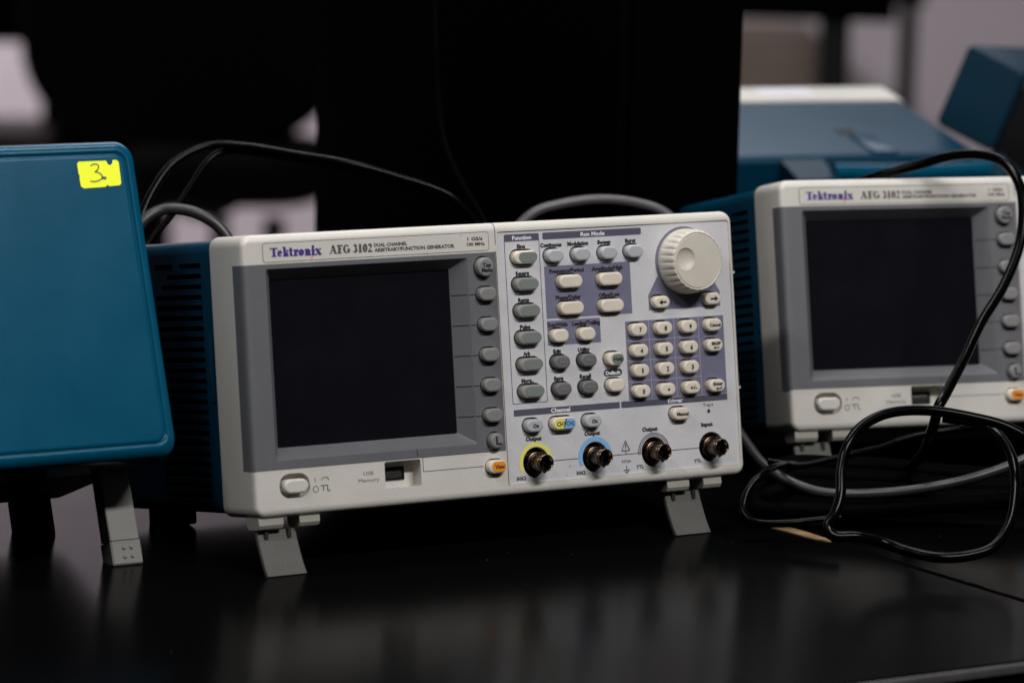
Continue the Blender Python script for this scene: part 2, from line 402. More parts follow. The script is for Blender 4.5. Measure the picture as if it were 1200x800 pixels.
def vented_case(root):
    """blue cover with a louvred left side"""
    y0, y1 = 38, 168; x0 = 1.6; r = 6.5
    ring = rr(W_/2, H_/2, W_ - 3.2, H_ - 3.2, r, 5)
    # start the open strip below the top left corner so that the left wall can carry its slots
    k0 = next(i for i, p in enumerate(ring) if abs(p[0] - x0) < 1e-3)
    k1 = k0 + 1
    order = ring[k1:] + ring[:k1]
    g = G()
    g.loft([[(a, y, b) for a, b in order] for y in (y0, y1 - 4)], True, closed=False)
    back = [[(W_/2 + (a - W_/2) * (1 - i/W_*2), y, H_/2 + (b - H_/2) * (1 - i/H_*2)) for a, b in ring] for i, y in ((0, y1 - 4), (1, y1 - 1.2), (4, y1))]
    g.loft(back, True, False, True)
    zt, zb = ring[k0][1], ring[k1 % len(ring)][1]
    if zt < zb: zt, zb = zb, zt
    slots = []
    rows = [9.4 + 5.87*i for i in range(23)]
    for i, z in enumerate(rows):
        if i == 22: spans = ((52, 78), (86, 108))
        elif i == 21: spans = ((52, 93),)
        elif i == 20: spans = ((52, 101),)
        else: spans = ((52, 108),)
        for a, b in spans: slots.append((a, b, z, z + 3.7))
    outer = [(y0, zb), (y1 - 4, zb), (y1 - 4, zt), (y0, zt)]
    holes = [rect(a, b, c, d, .8, 2) for a, b, c, d in slots]
    g.cap(outer, holes, x0, axis='x')
    for h in holes: g.wall(h, x0, x0 + 1.8, axis='x')
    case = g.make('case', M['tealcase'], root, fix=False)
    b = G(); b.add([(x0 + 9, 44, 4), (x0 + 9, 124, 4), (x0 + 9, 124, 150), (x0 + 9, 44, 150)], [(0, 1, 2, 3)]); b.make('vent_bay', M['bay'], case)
    lm = None
    for a, b_, c, d in slots:
        g = G(); g.add([(x0 - .4, a + .2, c), (x0 - .4, b_ - .2, c), (x0 + 7, b_ - .2, c - 2.4), (x0 + 7, a + .2, c - 2.4),
                        (x0 - .4, a + .2, c + .9), (x0 - .4, b_ - .2, c + .9), (x0 + 7, b_ - .2, c - 1.5), (x0 + 7, a + .2, c - 1.5)],
                       [(0,1,2,3),(4,5,6,7),(0,1,5,4),(1,2,6,5),(2,3,7,6),(3,0,4,7)])
        g.make('louvre', M['tealcase'], case)
    g = G(); g.rbox(x0 - 1.0, x0 + 1, 41.5, 45, 64, 102, .5); g.make('rib', M['tealcase'], case)
    g = G(); g.rbox(72, 92, 122, 164, H_ - 3, H_ + .4, .8); g.make('top_ridge', M['tealcase'], case)
    g = G(); g.box(82, 97, 105, 117, H_ - 3, H_ - 1.3); g.make('top_slot', M['bay'], case)
    # rear cord posts
    for x in (18, W_ - 38):
        g = G(); g.rbox(x, x + 20, y1 - 1, y1 + 14, 20, 60, 2); g.make('rear_bumper', M['tealdeep'], root)
    return case

def generator(name, label):
    root = empty(name, Matrix.Identity(4), label, 'function generator', None)
    # ---- beige bezel
    g = G(); D = 38
    ins = ((0.8, D), (0, D - .8), (0, 4.2), (0.35, 2.4), (1.3, 1.1), (2.6, .3), (4.2, 0), (4.8, 0))
    rings = [[(a, y, b) for a, b in rr(W_/2, H_/2, W_ - 1.1*i, H_ - 2*i, max(6.5 - i, 1.7), 6)] for i, y in ins]
    g.loft(rings, True)
    g.cap(rr(W_/2, H_/2, W_ - .1, H_ - .1, 6.4, 6), [rr(W_/2, H_/2, W_ - 12, H_ - 12, 4, 6)], D - .8)
    scr_open = rect(9.5, 162, 28.5, 137.8, 1, 2)
    pan_open = rr((165.2 + 326.6)/2, (6.9 + 150.7)/2, 326.6 - 165.2, 150.7 - 6.9, 1.6, 4)
    usb = rect(83.2, 106.8, 10.3, 25.6, 1.2, 3); pwr = rr(25.3, 16.9, 19.4, 13.6, 6.5, 8)
    front = [(a, b) for a, b in rr(W_/2, H_/2, W_ - 5.28, H_ - 9.6, 1.7, 6)]
    view_h = stadium(155.6, 17.7, 13.4, 9.2)
    g.cap(front, [scr_open, pan_open, usb, pwr, view_h], 0)
    for h, d in ((usb, 9), (pwr, 5), (pan_open, 1.0), (view_h, 4)): g.wall(h, 0, d)
    g.cap(usb, [], 9)
    bz = g.make('bezel', M['bezel'], root, fix=False)
    g = G(); g.cap(rr(25.3, 16.9, 19.4, 13.6, 6.5, 8), [], 5); g.make('key_well', M['bezel'], bz, fix=False)
    g = G(); g.cap(view_h, [], 4); g.make('key_well', M['hole'], bz, fix=False)
    # nameplate: a slightly proud plate with a fine outline
    pl = rr((13.4+159.4)/2, (140.7+150.9)/2, 146, 10.2, 1.4, 5)
    g = G(); g.loft([[(a, y, b) for a, b in pl] for y in (.1, -.18)], False, False, True); np_ = g.make('nameplate', M['bezel'], root)
    o1 = rr((13.4+159.4)/2, (140.7+150.9)/2, 146.7, 10.9, 1.7, 5)
    g = G(); g.cap(o1, [pl], -.06); g.make('outline', M['darkink'], np_, fix=False)
    serif('Tektronix', 17.9, 143.4, 4.72, 5.0, M['purple'], np_, -.3, 'lettering', 1.42)
    icon(np_, [line(43.6, 141.6, 45.9, 144.0, .75)], 'coral', -.28, 'accent')
    serif('AFG 3102', 55.4, 143.4, 4.45, 4.7, M['darkink'], np_, -.3, 'lettering', 1.3)
    text('DUAL CHANNEL', 94.9, 147.0, 21.6, 1.9, M['darkink'], np_, y=-.3, bold=.045)
    text('ARBITRARY/FUNCTION GENERATOR', 110.4, 144.2, 52.5, 2.0, M['darkink'], np_, y=-.3, bold=.045)
    text('1 GS/s', 150.5, 147.6, 10.0, 1.9, M['ink'], np_, y=-.3, bold=.03)
    text('100 MHz', 150.9, 144.6, 12.0, 1.9, M['ink'], np_, y=-.3, bold=.03)
    # seams between the two halves of the bezel
    g = G(); pr = [(.1, 139.9)]
    for i, y in ((4.8, 0), (4.2, 0), (2.6, .3), (1.3, 1.1), (.35, 2.4), (0, 4.2), (0, 20)): pr.append((y, H_ - i))
    g.loft([[(163.9, y - .07, z + .07) for y, z in pr], [(164.35, y - .07, z + .07) for y, z in pr]], False, closed=False)
    g.add([(163.9, -.07, 139.9), (164.35, -.07, 139.9), (164.75, -.07, 6.2), (164.3, -.07, 6.2)], [(0, 1, 2, 3)])
    g.make('seam', M['darkink'], bz, fix=False)
    # groove beside the View key
    icon(bz, [line(108.3, 26.2, 108.3, 18.3, .45), line(108.3, 18.3, 148.2, 18.3, .5)], 'darkink', -.06, 'groove')
    icon(bz, [line(108.6, 17.9, 148.2, 17.9, .35)], 'whiteink', -.06, 'groove')
    # clip notches on the right rim
    for z in (124.5, 56.5):
        g = G(); g.box(W_ - 1.8, W_ + .06, .9, 6.5, z - 4.2, z + 4.2); g.make('clip_slot', M['hole'], bz)
        g = G(); g.box(W_ - 1.2, W_ + .5, 1.0, 3.5, z - 5.4, z - 4.1); g.make('clip', M['bezel'], bz)
    # power key, usb port, engraved marks
    key(root, 25.3, 16.6, 15.4, 8.0, 'bezel', y0=4.0, out=6.5, name='power_button')
    icon(bz, [line(38.3, 17.9, 38.3, 20.0, .5), line(42, 18.6, 43.5, 20, .45), line(43.5, 20, 46, 20, .45), line(46, 20, 47, 18.4, .45),
              line(41.5, 15.6, 43.4, 15.6, .5), line(43.4, 15.6, 43.4, 12.6, .5), line(42.6, 15.6, 46.2, 15.6, .5), line(46.0, 15.6, 46.0, 12.6, .5), line(46, 12.6, 47.6, 12.6, .5)], 'darkink', -.06, 'mark')
    g = G(); g.cap(circ(38.4, 13.9, 1.9, 20), [circ(38.4, 13.9, 1.45, 20)], -.06); g.make('mark', M['darkink'], bz, fix=False)
    text('USB', 72.6, 20.2, 6.4, 2.2, M['darkink'], bz, y=-.08, bold=.0)
    text('Memory', 72.6, 16.4, 13.4, 2.2, M['darkink'], bz, y=-.08, bold=.0)
    g = G(); g.cap(rect(86, 100.5, 14.6, 22.0), [rect(87.2, 99.3, 15.7, 20.9)], 8.2); g.wall(rect(86, 100.5, 14.6, 22.0), 8.2, 9.2); port = g.make('usb_port', M['metaldark'], root, fix=False)
    g = G(); g.box(87.2, 99.3, 8.5, 8.95, 15.7, 20.9); g.make('port_mouth', M['hole'], port)
    g = G(); g.box(88.2, 98.3, 8.1, 8.45, 18.8, 19.9); g.make('port_tongue', M['darkkey'], port)

    # ---- grey screen surround, wrapped round the left corner
    g = G(); zc0, zc1 = 26.4, 139.5
    path = [(-.32, 11.0), (-.32, 4.2), (-0.1, 2.2), (.45, .8), (1.2, .0), (2.1, -.32), (5.0, -.32)]
    g.loft([[(x, y, zc0) for x, y in path], [(x, y, zc1) for x, y in path]], True, closed=False)
    g.add([(-.32, 11, zc0), (-.32, 11, zc1), (.1, 11, zc1), (.1, 11, zc0)], [(0, 1, 2, 3)])
    for z in (zc0, zc1): g.add([(4.2, -.32, z), (163.6, -.32, z), (163.6, .1, z), (4.2, .1, z)], [(0, 1, 2, 3)])
    opening = rect(14.2, 144.6, 31.2, 136.9, 1.2, 3); inner = rect(20.2, 136.6, 37.8, 130.9, .8, 3)
    softz = [115.9, 98.6, 81.4, 64.1, 46.9]
    kh = [stadium(155.2, z, 13.4, 9.4) for z in softz] + [circ(154.6, 131.2, 6.4, 28), circ(156.0, 32.4, 5.3, 28)]
    g.cap(rect(5.0, 163.6, zc0, zc1, .3, 2), [opening] + kh, -.32)
    for h in kh: g.wall(h, -.32, 3)
    g.loft([[(a, -.32, b) for a, b in opening], [(a, .3, b) for a, b in rect(14.7, 144.0, 31.8, 136.4, 1.2, 3)], [(a, 7.6, b) for a, b in inner], [(a, 8.4, b) for a, b in inner]], False)
    sf = g.make('screen_surround', M['screenframe'], root, fix=False)
    g = G(); g.add([(150, 3, 28), (162.8, 3, 28), (162.8, 3, 139), (148, 3, 139)], [(0, 1, 2, 3)]); g.make('key_well', M['hole'], sf, fix=False)
    g = G(); g.box(18, 139, 8.2, 9, 36, 133); g.make('screen', M['glass'], root)
    for z in softz:
        g = G(); g.add([(137.0, 7.1, z - .3), (143.9, .35, z - .3), (143.9, .35, z + .3), (137.0, 7.1, z + .3)], [(0, 1, 2, 3)])
        g.add([(144.6, -.36, z - .3), (148.4, -.36, z - .3), (148.4, -.36, z + .3), (144.6, -.36, z + .3)], [(0, 1, 2, 3)])
        g.make('groove', M['hole'], sf, fix=False)
        key(root, 155.2, z, 11.8, 7.9, 'softkey', y0=-.3, out=3.9, name='soft_key')
    icon(sf, [line(104.5, 31.2, 105.0, 27.0, .4)], 'hole', -.4, 'groove')
    key(root, 154.6, 131.2, 11.0, 11.0, 'softkey', y0=-.3, out=3.9, name='menu_key')
    text('Top\nMenu', 155.0, 131.0, 7.0, 5.2, M['ink'], root.children[-1], y=-4.6, name='legend', lines=2, bold=.03)
    o = key(root, 156.0, 32.4, 9.0, 9.0, 'softkey', y0=-.3, out=3.9, name='back_key')
    icon(o, [line(155.4, 34.9, 155.4, 30.4, 1.1), line(154.9, 30.6, 158.6, 30.6, 1.0)], 'ink', -4.4, 'legend')
    key(root, 155.6, 17.7, 12.0, 7.8, 'creamkey', 'orange', 'View', 6.6, 2.5, y0=0, out=3.8, facew=9.3, faceoff=.7)

    # ---- the control panel
    YP = 0.8
    F = {}
    rows = [135.5, 120.1, 104.8, 89.4, 74.1, 58.7]
    keys = []     # cx, cz, w, h, body, face, legend, lw, lh, extra
    for i, (z, t) in enumerate(zip(rows, ('Sine', 'Square', 'Ramp', 'Pulse', 'Arb', 'More..'))):
        keys.append((182.4, z, 15.6, 7.7, 'creamkey' if i == 0 else 'duskkey', 'greenface', None, 0, 0, dict(facew=12.4, faceoff=1.3)))
    for x in (202.7, 221.1, 239.7, 257.8): keys.append((x, 135.4, 11.4, 7.7, 'greykey', None, None, 0, 0, {}))
    for x in (212.3, 240.0):
        for z in (120.2, 104.8): keys.append((x, z, 16.2, 7.7, 'creamkey', None, None, 0, 0, {}))
    for x in (203.3, 221.8): keys.append((x, 89.4, 11.4, 7.7, 'creamkey', None, None, 0, 0, {}))
    for x in (203.3, 221.6):
        for z in (74.2, 58.7): keys.append((x, z, 11.4, 7.7, 'darkkey', None, 'Menu', 5.2, 1.6, dict(ink='softkey')))
    keys.append((240.1, 73.9, 11.6, 7.7, 'creamkey', 'greenface', 'Help', 6.6, 2.4, dict(facew=8.2, faceoff=1.3)))
    keys.append((240.1, 58.6, 11.6, 7.7, 'creamkey', None, None, 0, 0, {}))
    keys.append((274.7, 104.9, 11.2, 7.2, 'creamkey', None, '<', 0, 0, {})); keys.append((311.0, 105.0, 11.2, 7.2, 'creamkey', None, '>', 0, 0, {}))
    for i, z in enumerate((89.7, 77.6, 66.0, 53.9)):
        for j, x in enumerate((257.8, 275.5, 293.1, 310.7)):
            L = (('7', '8', '9', 'Cancel'), ('4', '5', '6', 'BKSP'), ('1', '2', '3', None), ('0', '.', '+/-', 'Enter'))[i][j]
            if L is None: continue
            lw, lh = ((1.7, 2.7) if len(L) == 1 else (4.8, 2.4) if L == '+/-' else (7.6, 2.0))
            if L == '.': lw, lh = 1.0, 3.0
            if L == '1': lw = .95
            keys.append((x, z, 11.4, 7.5, 'creamkey', None, L, lw, lh, {}))
    keys.append((182.4, 39.1, 11.4, 7.6, 'greykey', None, 'On', 3.8, 2.3, {})); keys.append((222.6, 39.1, 11.4, 7.6, 'greykey', None, 'On', 3.8, 2.3, {}))
    keys.append((202.6, 39.0, 16.2, 7.6, 'creamkey', None, 'CH', 0, 0, dict(split=('yellow', 'blue'))))
    keys.append((284.3, 39.1, 12.4, 7.4, 'creamkey', None, 'Manual', 8.2, 2.1, {}))
    holes = [stadium(k[0] - .35, k[1] + .2, k[2] + 1.7, k[3] + 1.6) for k in keys]
    bncs = [(184.2, 17.8), (224.8, 18.0), (265.9, 18.0), (306.7, 18.0)]
    bh = [circ(x, z, 8.9, 36) for x, z in bncs]
    g = G(); g.cap(pan_open, holes + bh, YP)
    for h in holes: g.wall(h, YP, YP + 2.6)
    for h in bh: g.wall(h, YP, YP + 5)
    pan = g.make('control_panel', M['panel'], root, fix=False)
    g = G(); g.cap(rect(166, 325.5, 8, 150), [circ(x, z, 9.6, 24) for x, z in bncs], YP + 2.6)
    for x, z in bncs: g.cap(circ(x, z, 9.2, 24), [], YP + 5)
    g.make('key_well', M['hole'], pan, fix=False)
    for k in keys:
        cx, cz, w, h, body, face, leg_, lw, lh, ex = k
        arrow = leg_ in ('<', '>', 'CH')
        two = leg_ in ('BKSP', 'Enter')
        o = key(root, cx, cz, w, h, body, face, None if arrow or two or leg_ == '.' else leg_, lw, lh, y0=YP, **ex)
        yf = YP - 4.0 - .32
        if leg_ == '<': icon(o, [line(cx - 1.4, cz, cx + 2.6, cz, .9), [(cx - 2.4, cz), (cx - .2, cz + 1.5), (cx - .2, cz - 1.5)]], 'ink', yf, 'legend')
        if leg_ == '>': icon(o, [line(cx - 2, cz, cx + 1.6, cz, .9), [(cx + 3.2, cz), (cx + 1, cz + 1.5), (cx + 1, cz - 1.5)]], 'ink', yf, 'legend')
        if leg_ == '.': icon(o, [circ(cx + .4, cz, .75, 12)], 'ink', yf, 'legend')
        if leg_ == 'BKSP':
            text('BKSP', cx + .6, cz + 1.2, 6.4, 1.8, M['ink'], o, y=yf, name='legend', bold=.03)
            icon(o, [line(cx - .6, cz - 1.3, cx + 2.6, cz - 1.3, .5), [(cx - 1.7, cz - 1.3), (cx - .2, cz - .5), (cx - .2, cz - 2.1)]], 'ink', yf, 'legend')
        if leg_ == 'Enter':
            text('Enter', cx + .4, cz + 1.2, 6.8, 2.0, M['ink'], o, y=yf, name='legend', bold=.03)
            icon(o, [line(cx - .4, cz - 1.7, cx + 2.6, cz - 1.7, .5), line(cx + 2.6, cz - 1.9, cx + 2.6, cz - .5, .5), [(cx - 1.5, cz - 1.7), (cx, cz - .9), (cx, cz - 2.5)]], 'ink', yf, 'legend')
        if leg_ == 'CH':
            text('CH1', cx - 2.9, cz, 5.4, 2.6, M['ink'], o, y=YP - 4.45, name='legend', bold=.02)
            text('CH2', cx + 3.6, cz, 5.4, 2.6, M['blueink'], o, y=YP - 4.45, name='legend', bold=.02)
            icon(o, [line(cx - .7, cz - 2.4, cx + .9, cz + 2.6, .6)], 'ink', YP - 4.45, 'legend')
    yl1, yl2, yl3 = YP - .06, YP - .14, YP - .24
    def field(outline, m, y=yl1, extra=None):
        x0 = min(p[0] for p in outline); x1 = max(p[0] for p in outline); z0 = min(p[1] for p in outline); z1 = max(p[1] for p in outline)
        hs = [h for h, k in zip(holes, keys) if x0 < k[0] < x1 and z0 < k[1] < z1]
        g = G(); g.cap(outline, hs + (extra or []), y); return g.make('printed_field', M[m], pan, fix=False)
    field(rect(196.6, 255.8, 99.4, 129.6, .3, 1), 'lavender'); field(rect(196.6, 233.0, 84.0, 98.2, .3, 1), 'lavender')
    field(rect(250.3, 319.9, 48.9, 94.9, .3, 1), 'lavender')
    kb = [(267.6, 100.4), (318.4, 100.4), (318.4, 109.3)] + [(294.2 + 20.6*math.cos(math.radians(a)), 127.8 + 20.6*math.sin(math.radians(a))) for a in range(-27, 208, 12)] + [(267.6, 109.3)]
    g = G(); g.cap(kb, [h for h, k in zip(holes, keys) if abs(k[1] - 105) < 1 and k[0] > 270], yl1); g.make('printed_field', M['lavender'], pan, fix=False)
    g = G()
    for x in (266.6, 284.4, 301.9): g.add([(x - .2, yl2, 49.2), (x + .2, yl2, 49.2), (x + .2, yl2, 94.7), (x - .2, yl2, 94.7)], [(0, 1, 2, 3)])
    for z in (83.6, 71.8, 60.0): g.add([(250.6, yl2 - .02, z - .2), (301.7, yl2 - .02, z - .2), (301.7, yl2 - .02, z + .2), (250.6, yl2 - .02, z + .2)], [(0, 1, 2, 3)])
    g.make('grid_lines', M['gridline'], pan, fix=False)
    for a in ((170.5, 194.2, 144.7, 148.9), (196.6, 264.8, 144.9, 148.9)):
        g = G(); g.cap(rr((a[0]+a[1])/2, (a[2]+a[3])/2, a[1]-a[0], a[3]-a[2], .9, 3), [], yl1); g.make('printed_header', M['header'], pan, fix=False)
    for a in ((170.8, 243.6), (244.6, 319.9)):
        g = G(); g.cap(rect(a[0], a[1], 45.0, 48.7, .5, 2), [], yl2 if a[0] > 240 else yl1); g.make('printed_header', M['header'], pan, fix=False)
    g = G(); g.cap(rr((170.5+194.2)/2, (51.9+147)/2, 23.9, 95.2, 1.2, 3), [rr((170.5+194.2)/2, (51.9+147)/2, 23.0, 94.3, 1, 3)], yl1 + .03); g.make('outline', M['header'], pan, fix=False)
    text('Function', 182.4, 146.8, 13.0, 2.3, M['whiteink'], pan, y=yl3); text('Run Mode', 231, 146.9, 16.6, 2.3, M['whiteink'], pan, y=yl3)
    text('Channel', 202.5, 46.9, 13.2, 2.4, M['whiteink'], pan, y=yl3); text('Trigger', 282.3, 46.9, 11.2, 2.4, M['whiteink'], pan, y=yl3)
    up = 6.4
    for (x, z, s_, w) in ((181.6, 135.5, 'Sine', 5.8), (181.6, 120.1, 'Square', 9.2), (181.6, 104.8, 'Ramp', 7.6), (181.6, 89.4, 'Pulse', 7.2), (181.6, 74.1, 'Arb', 4.8), (181.2, 58.7, 'More..', 8.2),
                       (202.0, 135.4, 'Continuous', 14.6), (220.5, 135.4, 'Modulation', 14.4), (238.6, 135.4, 'Sweep', 9.4), (257.0, 135.4, 'Burst', 7.4),
                       (211.8, 120.2, 'Frequency/Period', 23.6), (239.8, 120.2, 'Amplitude/High', 21.6), (212.0, 104.8, 'Phase/Delay', 17.4), (240.4, 104.8, 'Offset/Low', 14.8),
                       (203.6, 89.4, 'Duty/Width', 13.6), (223.4, 89.4, 'Leading/Trailing', 19.2), (202.4, 74.2, 'Edit', 5.4), (220.8, 74.2, 'Utility', 8.4),
                       (202.4, 58.7, 'Save', 6.6), (220.8, 58.7, 'Recall', 7.8),
                       (183.2, 31.4 - up + .3, 'Output', 10.8), (223.4, 31.6 - up + .4, 'Output', 10.8), (263.6, 31.6 - up, 'Output', 10.8), (304.2, 31.6 - up, 'Input', 8.2)):
        text(s_, x, z + up, w, 2.35, M['ink'], pan, y=yl3, bold=.05)
    text("Trig'd", 305.6, 43.0, 7.0, 1.7, M['darkink'], pan, y=yl3, bold=0)
    g = G(); g.cap(circ(306.0, 39.2, 1.1, 16), [], yl3); g.make('indicator', M['ink'], pan, fix=False)
    g = G(); g.cap(rr(240, 65.9, 12.6, 4.0, 1.9, 5), [], yl2); g.make('printed_header', M['ink'], pan, fix=False)
    text('Default', 240, 65.9, 10.2, 2.1, M['whiteink'], pan, y=yl3)
    text('50Ω', 173.4, 9.6, 6.2, 2.0, M['darkink'], pan, y=yl3); text('50Ω', 214.2, 9.8, 6.2, 2.0, M['darkink'], pan, y=yl3)
    text('TTL', 255.4, 10.2, 5.2, 2.0, M['darkink'], pan, y=yl3); text('TTL', 296.4, 10.6, 5.2, 2.0, M['darkink'], pan, y=yl3)
    for a, b in ((194.6, 215.0), (235.2, 255.8), (276.4, 297.8)):
        icon(pan, [line(a, 18.0, b, 18.0, .5)], 'header', yl1, 'printed_line')
    def arc(cx, cz, r0, r1, a0, a1, m):
        n = 28; g = G()
        g.loft([[(cx + r*math.cos(math.radians(a0 + (a1 - a0)*k/n)), yl2, cz + r*math.sin(math.radians(a0 + (a1 - a0)*k/n))) for k in range(n + 1)] for r in (r0, r1)], False, closed=False)
        g.make('printed_ring', M[m], pan, fix=False)
    arc(184.2, 17.8, 9.1, 11.6, 0, 205, 'yellow'); arc(224.8, 18.0, 9.1, 11.8, -2, 205, 'blue')
    arc(265.9, 18.0, 9.5, 10.0, 0, 185, 'header'); arc(265.9, 18.0, 10.6, 11.2, 0, 185, 'header')
    icon(pan, [line(243.2, 20.2, 246, 26, .45), line(246, 26, 248.8, 20.2, .45), line(243.2, 20.2, 248.8, 20.2, .45), line(246, 21.4, 246, 24.4, .5),
               line(246, 18.4, 246, 19.9, .4), line(246, 9.2, 246, 11.6, .4), line(243.6, 9.0, 248.4, 9.0, .4), line(244.4, 7.9 + .1, 247.6, 8.0, .4), line(245.2, 7.1, 246.8, 7.1, .4)], 'header', yl3, 'warning_mark')
    text('42Vpk', 246, 14.2, 6.8, 1.7, M['darkink'], pan, y=yl3, bold=0)
    # BNC sockets
    for x, z in bncs:
        g = G()
        for pr_ in ([(8.3, YP + 4.8), (8.3, YP + 3.4), (7.9, YP + 3.0)], [(7.9, YP + 3.0), (6.3, YP + 2.9)]): g.disc_lathe(x, z, pr_, 40, cap_last=False)
        g.make('flange', M['metaldark'], root); g = G()
        for pr_ in ([(6.2, YP + 2.9), (6.2, YP - .6)], [(6.2, YP - .6), (5.9, YP - .9), (4.9, YP - .9)], [(4.9, YP - .9), (4.85, -7.9)], [(4.85, -7.9), (4.5, -8.3), (4.5, -8.9)], [(4.5, -8.9), (4.95, -9.2), (4.95, -10.1), (4.5, -10.6)], [(4.5, -10.6), (4.1, -10.4), (3.95, -2)]): g.disc_lathe(x, z, pr_, 40, cap_last=False)
        for a in (100, 280):
            ca, sa = math.cos(math.radians(a)), math.sin(math.radians(a))
            g.tube([(x + 4.3*ca, -6.0, z + 4.3*sa), (x + 5.9*ca, -6.0, z + 5.9*sa)], 1.0, 10)
        b = g.make('bnc_socket', M['metal'], root)
        g = G(); g.cap(circ(x, z, 3.85, 24), [], -3); g.make('insulator', M['hole'], b, fix=False)
        g = G(); g.disc_lathe(x, z, [(1.2, -2), (1.2, -6.6), (.8, -7.2)], 14); g.make('centre_pin', M['metal'], b)
    # ---- rotary knob with a scalloped rim and a finger dish
    kx, kz = 294.5, 127.8
    g = G(); N = 168
    def mod(k, t):
        amp = {1: .0, 2: .02, 3: .055, 4: .075, 5: .04}.get(k, 0)
        s_ = math.cos(2*PI*t*28)
        return 1 - amp * max(0, s_)**3
    prof = [(19.0, YP + .5), (19.2, -1.0), (19.0, -4.0), (18.6, -7.8), (18.2, -11.0), (17.5, -12.8), (16.9, -13.3), (16.3, -13.3), (16.1, -12.9), (15.8, -12.9), (15.6, -13.4)]
    g.disc_lathe(kx, kz, prof, N, mod, cap_last=False)
    dx, dz = kx - 8.6, kz + 1.4; dish = circ(dx, dz, 6.6, 36)
    g.cap([(kx + 15.6*math.cos(2*PI*i/N), kz + 15.6*math.sin(2*PI*i/N)) for i in range(N)], [dish], -13.4)
    g.loft([[(dx + (a - dx)*f, -13.4 + d, dz + (b - dz)*f) for a, b in dish] for f, d in ((1, 0), (.93, .55), (.8, 1.2), (.6, 1.8), (.35, 2.2), (.1, 2.35))], True, False, True)
    g.make('knob', M['knob'], root, fix=False)
    vented_case(root)
    feet_and_legs(root, (3.0, 275.3), 150, -9)
    return root

gen = generator('function_generator', 'grey faced function generator standing fully in view in the middle of the table')
gen.matrix_world = pose(0, 0, 0, 31.33, 8.7)
gen2 = copy_tree(gen)
gen2['label'] = 'partly cropped function generator at the right with a black cable hanging across its dark screen'
gen2.matrix_world = pose(-10.75, 415.3, 70.9, 38.9, 12.06)
gen['group'] = gen2['group'] = 'function generators with their screens facing the camera'

# ------------------------------------------------------------------ the covered instrument at the left
cov = empty('covered_instrument', pose(0, -29.5, 31, 64, 20.2), 'instrument leaning back behind a plain blue front cover with a yellow sticker', 'instrument')
CW, CH = 376, 180.5
g = G(); cx, cz = -CW/2, CH/2
prof = ((2.2, 42), (0, 40), (0, 9), (.5, 6), (1.6, 3.5), (3.2, 1.5), (5.0, .45), (6.8, .1), (7.5, .35), (7.9, 1.5), (8.6, 1.6), (9.0, .5), (9.6, .2), (10.6, .15))
g.loft([[(a, y, b) for a, b in rr(cx, cz, CW - 2*i, CH - 2*i, max(11 - i*.55, 2), 8)] for i, y in prof], True, True, True)
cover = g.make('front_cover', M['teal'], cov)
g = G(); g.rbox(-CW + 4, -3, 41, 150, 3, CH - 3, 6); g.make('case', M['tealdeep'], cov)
st = [(-32.6, 166.9), (-31.4, 168.0), (-14.6, 168.0), (-13.8, 165.8), (-12.2, 165.3), (-11.0, 166.6), (-10.6, 168.2), (-8.2, 168.2), (-7.0, 167.0), (-7.3, 154.9), (-8.4, 153.8),
      (-14.8, 153.4), (-16.0, 154.3), (-17.2, 153.2), (-30.6, 152.8), (-32.2, 154.0), (-32.4, 159.2), (-31.8, 159.8), (-32.5, 161.0)]
st = [(a - 5.5, b) for a, b in st]
g = G(); g.cap(st, [], -.02); sk = g.make('sticker', M['sticker'], cov, fix=False); sk['label'] = 'yellow paper sticker with a handwritten 3'
def pen(pts, t, m, nm, y=-.12):
    gg = G()
    for i, (a, b) in enumerate(zip(pts[:-1], pts[1:])):
        gg.add([(p[0], y - i*.008, p[1]) for p in line(a[0], a[1], b[0] + (b[0]-a[0])*.08, b[1] + (b[1]-a[1])*.08, t)], [(0, 1, 2, 3)])
    return gg.make(nm, M[m], sk, fix=False)
th3 = [(-24.6, 165.4), (-22.8, 166.3), (-20.4, 166.2), (-19.6, 164.9), (-20.6, 163.0), (-22.4, 161.9), (-20.0, 161.3), (-18.4, 159.7), (-18.8, 157.9), (-21.2, 156.7), (-24.2, 156.4), (-26.0, 156.8)]
pen([(a - 5.5, b) for a, b in th3], .62, 'ink', 'handwritten_number')
g = G(); g.cap([(-22.9 + 1.7*math.cos(a*PI/5)*(1.1 if a % 2 else .8), 158.2 + .95*math.sin(a*PI/5)) for a in range(10)], [], -.1); g.make('handwritten_dot', M['darkink'], sk, fix=False)
# its leg: square bar with a foot block that has four bumps
def bar_leg(x0, x1):
    g = G(); g.rbox(x0, x1, 0, 0.01, 0, 1, .004) if False else None
    g.loft([[(a, y, z) for a, y in ((x0, 45 + o), (x0 + .6, 44.4 + o), (x1 - .6, 44.4 + o), (x1, 45 + o), (x1, 56), (x0, 56))] for z, o in ((2, 2), (-10, 1), (-37.4, -.2))], False, True, True)
    lg = g.make('leg', M['paleleg'], cov)
    g = G(); g.loft([[(a, y, z) for a, y in ((x0 - .3, 44.6), (x0 + .6, 43.9), (x1 - .3, 43.9), (x1 + .3, 44.6), (x1 + .3, 56.6), (x0 - .3, 56.6))] for z in (-37.9, -38.4, -50.6)]
                     + [[(a, y, z) for a, y, z in ((x0, 45, -51.4), (x0 + .6, 44.5, -51.4), (x1 - .6, 44.5, -51.4), (x1, 45, -51.4), (x1, 55, -47.6), (x0, 55, -47.6))]], False, True, True)
    ft = g.make('foot_block', M['paleleg'], lg)
    for bx in ((x0 + x1)/2 - 1.6, (x0 + x1)/2 + 3.0):
        for bz in (-42.0, -47.0):
            g = G(); g.disc_lathe(bx, bz, [(1.25, 44.0), (1.2, 43.6), (.85, 43.2), (.3, 43.0)], 14); g.make('bump', M['paleleg'], ft)
